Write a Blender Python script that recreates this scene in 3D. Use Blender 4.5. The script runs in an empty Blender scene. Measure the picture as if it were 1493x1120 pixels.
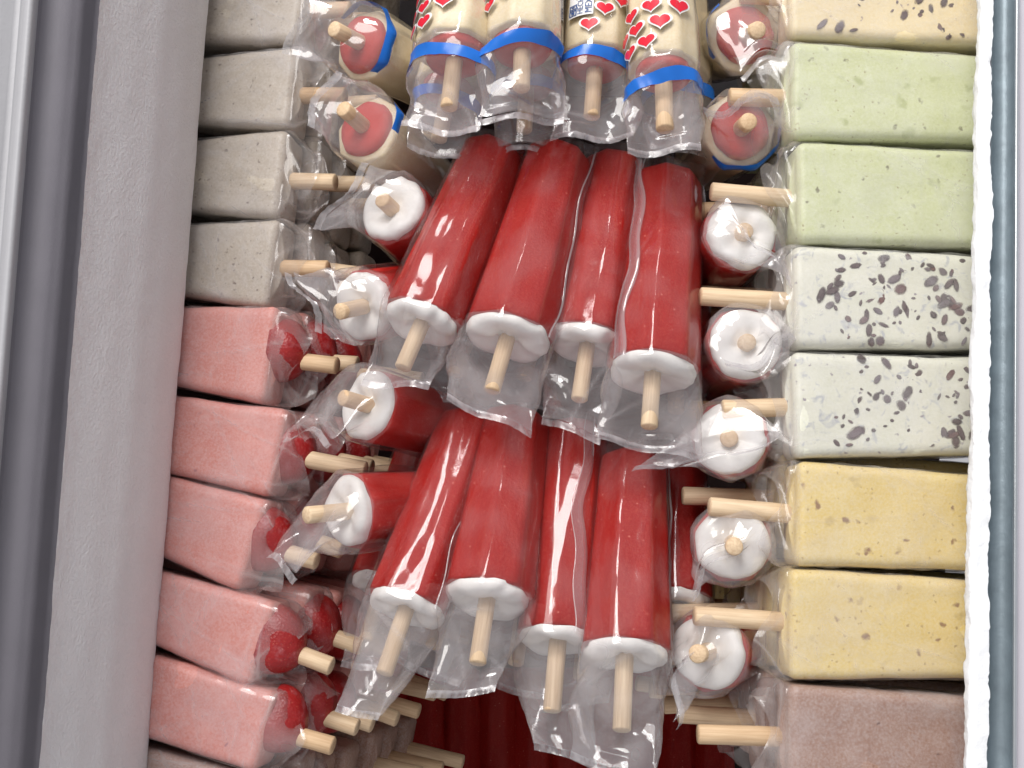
import bpy, math, random
import numpy as np
from mathutils import Vector, Matrix

# ------------------------------------------------------------------ camera, world, lamps, exposure
S = bpy.context.scene
COL = S.collection
FPX, TILT, DIST = 1669.0, math.radians(8.0), 0.50
FWD = np.array([0, math.sin(TILT), -math.cos(TILT)])
UPV = np.array([0, math.cos(TILT), math.sin(TILT)])
RGT = np.array([1.0, 0, 0])
CAM = -DIST * FWD

cam_d = bpy.data.cameras.new('camera')
cam = bpy.data.objects.new('camera', cam_d)
COL.objects.link(cam)
cam.location = CAM
cam.rotation_euler = (TILT, 0, 0)
cam_d.sensor_fit = 'HORIZONTAL'
cam_d.sensor_width = 36.0
cam_d.lens = 36.0 * FPX / 1493.0
cam_d.clip_start = 0.01
cam_d.clip_end = 20
S.camera = cam

world = bpy.data.worlds.new('World')
S.world = world
world.use_nodes = True
bg = world.node_tree.nodes['Background']
bg.inputs[0].default_value = (0.97, 0.96, 1.0, 1)
bg.inputs[1].default_value = 0.49


def area(name, loc, aim, size, power, color, size_y=None):
    l = bpy.data.lights.new(name, 'AREA')
    l.energy = power
    l.color = color
    l.size = size
    if size_y:
        l.shape = 'RECTANGLE'
        l.size_y = size_y
    o = bpy.data.objects.new(name, l)
    COL.objects.link(o)
    o.location = loc
    o.rotation_euler = (Vector(aim) - Vector(loc)).to_track_quat('-Z', 'Y').to_euler()
    return o


area('window_lamp', (-0.58, 0.80, 1.25), (0.0, 0.0, 0.0), 0.8, 17, (1.0, 0.97, 0.93), 1.0)
area('doorway_lamp', (-0.22, 1.25, 1.15), (0.0, 0.0, 0.0), 0.55, 14, (1.0, 0.98, 0.96), 0.45)

S.render.engine = 'CYCLES'
S.cycles.use_denoising = True
S.cycles.use_adaptive_sampling = True
S.cycles.adaptive_threshold = 0.025
S.cycles.max_bounces = 8
S.cycles.diffuse_bounces = 3
S.cycles.glossy_bounces = 3
S.cycles.transparent_max_bounces = 24
S.cycles.caustics_reflective = False
S.cycles.caustics_refractive = False
S.cycles.sample_clamp_indirect = 4.0
S.view_settings.view_transform = 'Standard'
S.view_settings.look = 'None'
S.view_settings.exposure = 0.0
S.view_settings.gamma = 1.0


def U(px, py, z):
    """point of the place seen at a pixel of the photograph, at height z"""
    d = FWD + RGT * (px - 746.5) / FPX + UPV * (560 - py) / FPX
    return CAM + d * ((z - CAM[2]) / d[2])


# ------------------------------------------------------------------ materials
def nt_new(name):
    m = bpy.data.materials.new(name)
    m.use_nodes = True
    t = m.node_tree
    t.nodes.clear()
    out = t.nodes.new('ShaderNodeOutputMaterial')
    return m, t, out


def node(t, typ, **kw):
    n = t.nodes.new(typ)
    for k, v in kw.items():
        if k.startswith('i_'):
            key = k[2:]
            key = int(key) if key.isdigit() else key.replace('_', ' ')
            n.inputs[key].default_value = v
        else:
            setattr(n, k, v)
    return n


def coords(t):
    tc = node(t, 'ShaderNodeTexCoord')
    oi = node(t, 'ShaderNodeObjectInfo')
    mul = node(t, 'ShaderNodeMath', operation='MULTIPLY', i_1=7.3)
    t.links.new(oi.outputs['Random'], mul.inputs[0])
    add = node(t, 'ShaderNodeVectorMath', operation='ADD')
    t.links.new(tc.outputs['Object'], add.inputs[0])
    t.links.new(mul.outputs[0], add.inputs[1])
    return add.outputs[0]


def ramp(t, src, stops):
    r = node(t, 'ShaderNodeValToRGB')
    el = r.color_ramp.elements
    while len(el) < len(stops):
        el.new(0.5)
    for e, (p, c) in zip(el, stops):
        e.position = p
        e.color = (*c, 1) if len(c) == 3 else c
    t.links.new(src, r.inputs[0])
    return r.outputs[0]


def mixc(t, fac, a, b, mode='MIX'):
    n = node(t, 'ShaderNodeMix', data_type='RGBA', blend_type=mode)
    for s, v in ((n.inputs[0], fac), (n.inputs[6], a), (n.inputs[7], b)):
        if hasattr(v, 'is_linked'):
            t.links.new(v, s)
        elif isinstance(v, (int, float)):
            s.default_value = v
        else:
            s.default_value = (*v, 1)
    return n.outputs[2]


def noise(t, co, scale, detail=4, rough=0.55, dist=0.0, out='Fac'):
    n = node(t, 'ShaderNodeTexNoise', i_Scale=scale, i_Detail=detail, i_Roughness=rough, i_Distortion=dist)
    t.links.new(co, n.inputs['Vector'])
    return n.outputs[out]


def bump(t, h, strength, dist=0.001, normal=None):
    b = node(t, 'ShaderNodeBump', i_Strength=strength, i_Distance=dist)
    t.links.new(h, b.inputs['Height'])
    if normal:
        t.links.new(normal, b.inputs['Normal'])
    return b.outputs[0]


def principled(t, out, col, rough=0.5, normal=None, sss=0.0, sss_r=(0.004, 0.003, 0.002), metal=0, spec=0.5):
    p = node(t, 'ShaderNodeBsdfPrincipled')
    for s, v in (('Base Color', col), ('Roughness', rough), ('Metallic', metal)):
        if hasattr(v, 'is_linked'):
            t.links.new(v, p.inputs[s])
        else:
            p.inputs[s].default_value = (*v, 1) if isinstance(v, tuple) else v
    p.inputs['Specular IOR Level'].default_value = spec
    if sss:
        p.inputs['Subsurface Weight'].default_value = sss
        p.inputs['Subsurface Radius'].default_value = sss_r
        p.inputs['Subsurface Scale'].default_value = 1.0
    if normal:
        t.links.new(normal, p.inputs['Normal'])
    t.links.new(p.outputs[0], out.inputs[0])
    return p


def ice_mat(name, c1, c2, specks=(), frost=0.25, frost_c=(0.75, 0.72, 0.72), rough=0.45, sss=0.25, scale=1.0, deep=None):
    """frozen bar: mottled colour, small inclusions, thin frost"""
    m, t, out = nt_new(name)
    co = coords(t)
    col = mixc(t, ramp(t, noise(t, co, 60 * scale, 5, 0.6), [(0.3, (0, 0, 0)), (0.7, (1, 1, 1))]), c1, c2)
    fine = noise(t, co, 900, 3, 0.6)
    col = mixc(t, ramp(t, fine, [(0.35, (0, 0, 0)), (0.75, (1, 1, 1))]), col, mixc(t, 0.22, col, (1, 1, 1)))
    if deep:
        n = noise(t, co, 190, 3, 0.6, 0.8)
        col = mixc(t, ramp(t, n, [(0.57, (0, 0, 0)), (0.70, (0.7, 0.7, 0.7))]), col, deep)
    for (sc, thr, sz, c) in specks:
        v = node(t, 'ShaderNodeTexVoronoi', i_Scale=sc, i_Randomness=1.0)
        w = node(t, 'ShaderNodeVectorMath', operation='ADD')
        sca = node(t, 'ShaderNodeVectorMath', operation='SCALE')
        sca.inputs['Scale'].default_value = 0.9 / sc
        t.links.new(noise(t, co, sc * 1.7, 2, 0.5, 0, 'Color'), sca.inputs[0])
        t.links.new(co, w.inputs[0])
        t.links.new(sca.outputs[0], w.inputs[1])
        t.links.new(w.outputs[0], v.inputs['Vector'])
        near = ramp(t, v.outputs['Distance'], [(sz * 0.45, (1, 1, 1)), (sz, (0, 0, 0))])
        sep = node(t, 'ShaderNodeSeparateColor')
        t.links.new(v.outputs['Color'], sep.inputs[0])
        gate = ramp(t, sep.outputs[0], [(thr, (0, 0, 0)), (min(1, thr + 0.12), (1, 1, 1))])
        f = node(t, 'ShaderNodeMath', operation='MULTIPLY')
        t.links.new(near, f.inputs[0])
        t.links.new(gate, f.inputs[1])
        col = mixc(t, f.outputs[0], col, c)
    fr = noise(t, co, 95, 6, 0.7, 0.4)
    fr = ramp(t, fr, [(0.48, (0, 0, 0)), (0.80, (frost, frost, frost))])
    col = mixc(t, fr, col, frost_c)
    nrm = bump(t, noise(t, co, 420, 5, 0.65), 0.35, 0.0006)
    principled(t, out, col, rough, nrm, 0.0)
    return m


def film_mat(name, haze=0.05, tint=(0.93, 0.92, 0.95), gloss=0.09, patch=0.10, rough=0.07):
    """clear thin plastic film: see-through, mirror-like at grazing angles, milky where frosted or creased"""
    m, t, out = nt_new(name)
    lw = node(t, 'ShaderNodeLayerWeight', i_Blend=0.5)
    pw = node(t, 'ShaderNodeMath', operation='POWER', i_1=4.6)
    t.links.new(lw.outputs['Facing'], pw.inputs[0])
    fr = node(t, 'ShaderNodeMath', operation='MULTIPLY_ADD', i_1=0.75, i_2=gloss, use_clamp=True)
    t.links.new(pw.outputs[0], fr.inputs[0])
    tr = node(t, 'ShaderNodeBsdfTransparent')
    tr.inputs[0].default_value = (0.985, 0.98, 0.985, 1)
    dif = node(t, 'ShaderNodeBsdfDiffuse')
    dif.inputs[0].default_value = (*tint, 1)
    tl = node(t, 'ShaderNodeBsdfTranslucent')
    tl.inputs[0].default_value = (*tint, 1)
    mk = node(t, 'ShaderNodeMixShader', i_0=0.45)
    t.links.new(dif.outputs[0], mk.inputs[1])
    t.links.new(tl.outputs[0], mk.inputs[2])
    at = node(t, 'ShaderNodeAttribute', attribute_name='frosting')
    hz = node(t, 'ShaderNodeMath', operation='MULTIPLY_ADD', i_1=patch, i_2=haze, use_clamp=True)
    t.links.new(at.outputs['Fac'], hz.inputs[0])
    m1 = node(t, 'ShaderNodeMixShader')
    t.links.new(hz.outputs[0], m1.inputs[0])
    t.links.new(tr.outputs[0], m1.inputs[1])
    t.links.new(mk.outputs[0], m1.inputs[2])
    gl = node(t, 'ShaderNodeBsdfGlossy')
    gl.inputs['Roughness'].default_value = rough
    m2 = node(t, 'ShaderNodeMixShader')
    t.links.new(fr.outputs[0], m2.inputs[0])
    t.links.new(m1.outputs[0], m2.inputs[1])
    t.links.new(gl.outputs[0], m2.inputs[2])
    t.links.new(m2.outputs[0], out.inputs[0])
    return m


def plain(name, col, rough=0.5, metal=0, nscale=0, namp=0.1, bscale=0, bstr=0.2, bdist=0.001, sss=0, spec=0.5):
    m, t, out = nt_new(name)
    co = coords(t)
    c = col
    if nscale:
        c = mixc(t, noise(t, co, nscale, 5, 0.6), tuple(x * (1 - namp) for x in col), tuple(min(1, x * (1 + namp)) for x in col))
    nrm = bump(t, noise(t, co, bscale, 5, 0.65), bstr, bdist) if bscale else None
    principled(t, out, c, rough, nrm, sss, metal=metal, spec=spec)
    return m


def wood_mat():
    m, t, out = nt_new('birch_wood')
    co = coords(t)
    mp = node(t, 'ShaderNodeMapping')
    mp.inputs['Scale'].default_value = (900, 900, 45)
    t.links.new(co, mp.inputs[0])
    n = noise(t, mp.outputs[0], 1.0, 4, 0.6, 0.3)
    oi = node(t, 'ShaderNodeObjectInfo')
    base = mixc(t, oi.outputs['Random'], (0.75, 0.53, 0.32), (0.83, 0.65, 0.44))
    col = mixc(t, ramp(t, n, [(0.35, (0, 0, 0)), (0.65, (1, 1, 1))]), mixc(t, 0.40, base, (0.40, 0.22, 0.10)), base)
    principled(t, out, col, 0.6, bump(t, n, 0.3, 0.0004), 0)
    return m


def berry_mat():
    m, t, out = nt_new('strawberry_flesh')
    co = coords(t)
    v = node(t, 'ShaderNodeTexVoronoi', i_Scale=800)
    t.links.new(co, v.inputs['Vector'])
    col = mixc(t, noise(t, co, 120, 4), (0.22, 0.004, 0.008), (0.40, 0.018, 0.016))
    col = mixc(t, ramp(t, v.outputs['Distance'], [(0.0, (0.55, 0.55, 0.55)), (0.22, (0, 0, 0))]), col, (0.72, 0.25, 0.14))
    fr = ramp(t, noise(t, co, 160, 6, 0.7), [(0.52, (0, 0, 0)), (0.78, (0.30, 0.30, 0.30))])
    col = mixc(t, fr, col, (0.72, 0.42, 0.46))
    principled(t, out, col, 0.38, bump(t, v.outputs['Distance'], 0.3, 0.0006), 0)
    return m


def red_mat(name, c1, c2):
    m, t, out = nt_new(name)
    co = coords(t)
    mp = node(t, 'ShaderNodeMapping')
    mp.inputs['Scale'].default_value = (1, 1, 0.3)
    t.links.new(co, mp.inputs[0])
    col = mixc(t, noise(t, mp.outputs[0], 130, 5, 0.6), c1, c2)
    fr = ramp(t, noise(t, mp.outputs[0], 70, 7, 0.72, 0.3), [(0.50, (0, 0, 0)), (0.78, (0.18, 0.18, 0.18))])
    col = mixc(t, fr, col, (0.62, 0.16, 0.13))
    gr = ramp(t, noise(t, co, 1100, 2, 0.6), [(0.50, (0, 0, 0)), (0.75, (0.34, 0.34, 0.34))])
    col = mixc(t, gr, col, (0.58, 0.10, 0.06))
    v = node(t, 'ShaderNodeTexVoronoi', i_Scale=330)
    t.links.new(co, v.inputs['Vector'])
    sep = node(t, 'ShaderNodeSeparateColor')
    t.links.new(v.outputs['Color'], sep.inputs[0])
    f = node(t, 'ShaderNodeMath', operation='MULTIPLY')
    t.links.new(ramp(t, v.outputs['Distance'], [(0.08, (0.6, 0.6, 0.6)), (0.2, (0, 0, 0))]), f.inputs[0])
    t.links.new(ramp(t, sep.outputs[0], [(0.8, (0, 0, 0)), (0.9, (1, 1, 1))]), f.inputs[1])
    col = mixc(t, f.outputs[0], col, (0.75, 0.25, 0.2))
    principled(t, out, col, 0.42, bump(t, noise(t, co, 700, 5, 0.7), 0.6, 0.0008), 0, spec=0.25)
    return m


M = {}
M['red'] = red_mat('red_strawberry_ice', (0.29, 0.004, 0.004), (0.46, 0.016, 0.011))
M['core'] = red_mat('red_filling', (0.50, 0.03, 0.03), (0.60, 0.07, 0.055))
M['cap'] = ice_mat('white_cream_cap', (0.82, 0.80, 0.75), (0.92, 0.91, 0.88), frost=0.3, rough=0.4, sss=0.3)
M['cream'] = ice_mat('cream_shell', (0.74, 0.60, 0.36), (0.82, 0.70, 0.46), frost=0.15, rough=0.4, sss=0.2)
M['grey'] = ice_mat('grey_speckled_ice', (0.45, 0.385, 0.30), (0.54, 0.47, 0.38),
                    [(330, 0.80, 0.30, (0.20, 0.15, 0.12)), (700, 0.75, 0.30, (0.30, 0.25, 0.20))], frost=0.3, sss=0.15)
M['pink'] = ice_mat('pink_strawberry_ice', (0.65, 0.21, 0.165), (0.73, 0.295, 0.245),
                    [(150, 0.86, 0.22, (0.42, 0.14, 0.16))], frost=0.40, frost_c=(0.78, 0.46, 0.45), sss=0.2)
M['green'] = ice_mat('pistachio_ice', (0.60, 0.64, 0.33), (0.66, 0.70, 0.42),
                     [(170, 0.70, 0.22, (0.25, 0.24, 0.14)), (420, 0.78, 0.26, (0.42, 0.38, 0.20)), (90, 0.6, 0.3, (0.50, 0.54, 0.28))], frost=0.35, frost_c=(0.78, 0.82, 0.66), sss=0.2)
M['white'] = ice_mat('white_milk_ice', (0.72, 0.72, 0.58), (0.80, 0.79, 0.66),
                     [(260, 0.70, 0.24, (0.34, 0.30, 0.32))], frost=0.25, frost_c=(0.8, 0.82, 0.80), sss=0.2, deep=(0.40, 0.42, 0.48))
M['peach'] = ice_mat('peach_milk_ice', (0.82, 0.66, 0.36), (0.86, 0.72, 0.44),
                     [(260, 0.80, 0.22, (0.40, 0.30, 0.26))], frost=0.2, frost_c=(0.85, 0.8, 0.66), sss=0.2)
M['yellow'] = ice_mat('yellow_ice', (0.78, 0.58, 0.18), (0.84, 0.66, 0.27),
                      [(150, 0.62, 0.26, (0.34, 0.20, 0.10)), (380, 0.72, 0.26, (0.52, 0.36, 0.14)), (100, 0.6, 0.28, (0.66, 0.50, 0.20))], frost=0.3, frost_c=(0.86, 0.78, 0.55), sss=0.2)
M['brown'] = ice_mat('chocolate_milk_ice', (0.34, 0.18, 0.125), (0.40, 0.235, 0.17),
                     [(170, 0.86, 0.2, (0.16, 0.08, 0.06))], frost=0.35, frost_c=(0.62, 0.5, 0.46), sss=0.15)
def raisin_mat():
    m, t, out = nt_new('dark_raisin')
    oi = node(t, 'ShaderNodeObjectInfo')
    col = ramp(t, oi.outputs['Random'], [(0.0, (0.035, 0.015, 0.02)), (0.5, (0.08, 0.04, 0.045)), (0.75, (0.17, 0.14, 0.16)), (1.0, (0.13, 0.035, 0.03))])
    col = mixc(t, noise(t, coords(t), 1.5, 3), col, mixc(t, 0.25, col, (0.6, 0.55, 0.5)))
    p = principled(t, out, col, 0.6)
    # edges fade into the milky ice that covers them
    tc = node(t, 'ShaderNodeTexCoord')
    ln = node(t, 'ShaderNodeVectorMath', operation='LENGTH')
    sx = node(t, 'ShaderNodeVectorMath', operation='MULTIPLY')
    sx.inputs[1].default_value = (1, 0, 1)
    t.links.new(tc.outputs['Object'], sx.inputs[0])
    t.links.new(sx.outputs[0], ln.inputs[0])
    nz = node(t, 'ShaderNodeMath', operation='MULTIPLY_ADD', i_1=0.45)
    t.links.new(noise(t, coords(t), 2.2, 3), nz.inputs[0])
    t.links.new(ln.outputs['Value'], nz.inputs[2])
    al = ramp(t, nz.outputs[0], [(0.62, (0.97, 0.97, 0.97)), (1.0, (0, 0, 0))])
    t.links.new(al, p.inputs['Alpha'])
    return m


M['chip'] = raisin_mat()
M['wood'] = wood_mat()
M['berry'] = berry_mat()
M['bartail'] = film_mat('gathered_film', 0.12, patch=0.20, rough=0.14, gloss=0.06, tint=(0.95, 0.91, 0.90))
M['film'] = film_mat('clear_film', 0.010, patch=0.065, rough=0.09, gloss=0.055, tint=(0.95, 0.91, 0.92))
M['tailfilm'] = film_mat('crumpled_film', 0.12, patch=0.18, gloss=0.10, rough=0.08, tint=(0.95, 0.91, 0.92))
M['barfilm'] = film_mat('frosted_film', 0.05, patch=0.17, rough=0.12, gloss=0.065)
M['seam'] = film_mat('film_seam', 0.14, patch=0.16)
M['seal'] = film_mat('heat_seal', 0.26, patch=0.30, rough=0.2)
M['blue'] = plain('blue_print', (0.010, 0.15, 0.60), 0.28)
M['heart'] = plain('red_print', (0.68, 0.012, 0.035), 0.3)
M['white_print'] = plain('white_print', (0.82, 0.82, 0.82), 0.3)
M['logo_blue'] = plain('navy_print', (0.04, 0.09, 0.26), 0.4)
M['frost'] = plain('frost_crust', (0.865, 0.86, 0.88), 0.75, 0, 900, 0.06, 650, 0.8, 0.0014)
M['snow'] = plain('white_frost', (0.92, 0.94, 0.96), 0.7, 0, 60, 0.03, 600, 0.35, 0.001)
M['liner'] = plain('freezer_liner', (0.55, 0.54, 0.56), 0.5, 0, 30, 0.1, 300, 0.2)
M['shaded_floor'] = plain('floor_shade_colour', (0.06, 0.03, 0.028), 0.7, 0, 30, 0.3)  # floor colour darkened to carry the shade at the bottom of the gap
M['gasket'] = plain('grey_gasket', (0.19, 0.18, 0.205), 0.6, 0, 40, 0.12, 800, 0.2, 0.0006)
M['alu'] = plain('aluminium_trim', (0.62, 0.66, 0.68), 0.30, 0.85, 60, 0.1, 250, 0.12, 0.0006)
M['channel'] = plain('blue_grey_channel', (0.27, 0.33, 0.37), 0.45, 0.3, 90, 0.35, 250, 0.3, 0.001)
M['trim'] = plain('grey_lid_trim', (0.40, 0.40, 0.42), 0.5, 0, 30, 0.12, 400, 0.15)
M['lilac'] = plain('pale_enamel', (0.62, 0.60, 0.66), 0.4, 0, 30, 0.05, 300, 0.1)


# ------------------------------------------------------------------ mesh helpers
def mesh(name, verts, quads, mats, smooth=True, tris=None, mat_idx=None, frosting=None):
    me = bpy.data.meshes.new(name)
    verts = np.asarray(verts, dtype=np.float32)
    me.vertices.add(len(verts))
    me.vertices.foreach_set('co', verts.ravel())
    loops, starts, totals = [], [], []
    pos = 0
    for arr, k in ((quads, 4), (tris, 3)):
        if arr is None or len(arr) == 0:
            continue
        a = np.asarray(arr, dtype=np.int32)
        loops.append(a.ravel())
        starts.append(pos + np.arange(len(a)) * k)
        totals.append(np.full(len(a), k))
        pos += a.size
    loops = np.concatenate(loops)
    me.loops.add(len(loops))
    me.loops.foreach_set('vertex_index', loops)
    starts = np.concatenate(starts).astype(np.int32)
    me.polygons.add(len(starts))
    me.polygons.foreach_set('loop_start', starts)
    me.polygons.foreach_set('loop_total', np.concatenate(totals).astype(np.int32))
    me.polygons.foreach_set('use_smooth', np.full(len(starts), smooth))
    for m in (mats if isinstance(mats, (list, tuple)) else [mats]):
        me.materials.append(m)
    if mat_idx is not None:
        me.polygons.foreach_set('material_index', np.asarray(mat_idx, dtype=np.int32))
    if frosting is not None:
        at = me.attributes.new('frosting', 'FLOAT', 'POINT')
        at.data.foreach_set('value', np.asarray(frosting, dtype=np.float32).ravel())
    me.update(calc_edges=True)
    me.validate()
    return me


def put(name, me, parent=None, loc=None):
    o = bpy.data.objects.new(name, me)
    COL.objects.link(o)
    if parent is not None:
        o.parent = parent
    if loc is not None:
        o.location = loc
    return o


def grid_quads(nr, nc, wrap=True):
    i = np.arange(nr - 1)[:, None]
    j = np.arange(nc if wrap else nc - 1)[None, :]
    j2 = (j + 1) % nc
    q = np.stack([i * nc + j, i * nc + j2, (i + 1) * nc + j2, (i + 1) * nc + j], -1)
    return q.reshape(-1, 4)


def lathe_mesh(name, rings, mats, cap0=True, cap1=True, smooth=True):
    """rings: (nr, nc, 3); closed round the second index, caps are fans"""
    nr, nc, _ = rings.shape
    v = rings.reshape(-1, 3)
    q = grid_quads(nr, nc)
    tris = []
    if cap0:
        c = len(v)
        v = np.vstack([v, rings[0].mean(0)])
        tris += [(c, (j + 1) % nc, j) for j in range(nc)]
    if cap1:
        c = len(v)
        v = np.vstack([v, rings[-1].mean(0)])
        o = (nr - 1) * nc
        tris += [(c, o + j, o + (j + 1) % nc) for j in range(nc)]
    return mesh(name, v, q, mats, smooth, tris)


def tri(x):
    return 2 * np.abs(2 * (x - np.floor(x + 0.5))) - 1


def crumple(x, y, seed, freq, n=7):
    """piecewise-flat folds with sharp creases, as in crumpled film"""
    r = np.random.RandomState(seed)
    xw = x + 0.30 / freq * np.sin(y * freq * 3.1 + r.rand() * 6)
    yw = y + 0.30 / freq * np.sin(x * freq * 2.7 + r.rand() * 6)
    out = np.zeros_like(x)
    tot = 0
    for k in range(n):
        a = r.rand() * math.pi
        f = freq * (0.45 + 1.5 * r.rand())
        amp = 1.0 / (0.6 + f / freq)
        out += amp * tri((xw * math.cos(a) + yw * math.sin(a)) * f + r.rand())
        tot += amp
    return out / tot * 1.8


def soft(p, seed, f):
    """smooth unevenness"""
    r = np.random.RandomState(seed)
    out = np.zeros(p.shape[:-1])
    for k in range(6):
        d = r.randn(3)
        out += np.sin(p @ (d * f) + r.rand() * 6.28)
    return out / 6


def frosting(x, y, seed, f=75, lines=5, span=0.05, width=0.0005):
    """0..1 milky patches of the film plus whitened creases; x, y on the unrolled film"""
    r = np.random.RandomState(seed + 1000)
    n = np.zeros_like(x)
    for k in range(10):
        a = r.rand() * 6.28
        ff = f * (0.5 + 2.2 * r.rand()) * 2.5
        n += np.sin((x * math.cos(a) + y * math.sin(a)) * ff + r.rand() * 6.28 + 1.2 * np.sin(x * f * 1.7 + y * f + k)) / (0.7 + ff / f / 2.5)
    out = smooth01((n / 3.2 + 0.25))
    for k in range(lines):
        a = r.rand() * math.pi
        c0, c1 = r.uniform(0, 1) * (x.max() - x.min()) + x.min(), r.uniform(0, 1) * (y.max() - y.min()) + y.min()
        dx, dy = x - c0, y - c1
        bend_ = 6 * (r.rand() - 0.5)
        al = dx * math.cos(a) + dy * math.sin(a)
        ac = -dx * math.sin(a) + dy * math.cos(a) + bend_ * al * al
        out = out + np.exp(-(ac / width) ** 2) * smooth01(1.4 - np.abs(al) / span * 2) * (0.5 + 0.8 * r.rand())
    return np.clip(out, 0, 1.6)


def smooth01(s):
    s = np.clip(s, 0, 1)
    return s * s * (3 - 2 * s)


def frame(w):
    w = np.array(w, float)
    w /= np.linalg.norm(w)
    ref = np.array([0, 0, 1.0]) if abs(w[2]) < 0.80 else np.array([0, 1.0, 0])
    v = ref - w * (ref @ w)
    v /= np.linalg.norm(v)
    u = np.cross(v, w)
    return u, v, w


def thing(name, label, cat, group, origin, u, v, w):
    e = bpy.data.objects.new(name, None)
    COL.objects.link(e)
    e.empty_display_size = 0.01
    m = Matrix.Identity(4)
    for i, c in enumerate((u, v, w)):
        for k in range(3):
            m[k][i] = c[k]
    for k in range(3):
        m[k][3] = origin[k]
    e.matrix_world = m
    e['label'] = label
    e['category'] = cat
    if group:
        e['group'] = group
    return e


def stick_mesh(length, r=0.0043, inside=0.010, seed=0):
    rr = random.Random(seed)
    n = 20
    th = np.linspace(0, 2 * math.pi, n, endpoint=False)
    zs = [-inside, length * 0.3, length * 0.65, length - 0.0006, length]
    rs = [r, r * 1.01, r * 0.99, r, r - 0.0006]
    bx, by = rr.uniform(-1, 1) * 0.0004, rr.uniform(-1, 1) * 0.0004
    rings = np.array([[(q * math.cos(t) + bx * z / length, q * math.sin(t) + by * z / length, z) for t in th] for z, q in zip(zs, rs)])
    return lathe_mesh('stick', rings, M['wood'], True, True)


# ------------------------------------------------------------------ round pops in bags
NPOLY = 8


def poly_r(th, k=0.75, roll=0.0):
    a = (th + roll) % (2 * math.pi / NPOLY) - math.pi / NPOLY
    p = math.cos(math.pi / NPOLY) / np.cos(a)
    p = np.minimum(p, 0.992)          # rounded edges
    return (1 - k) + k * p / 0.96


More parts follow.
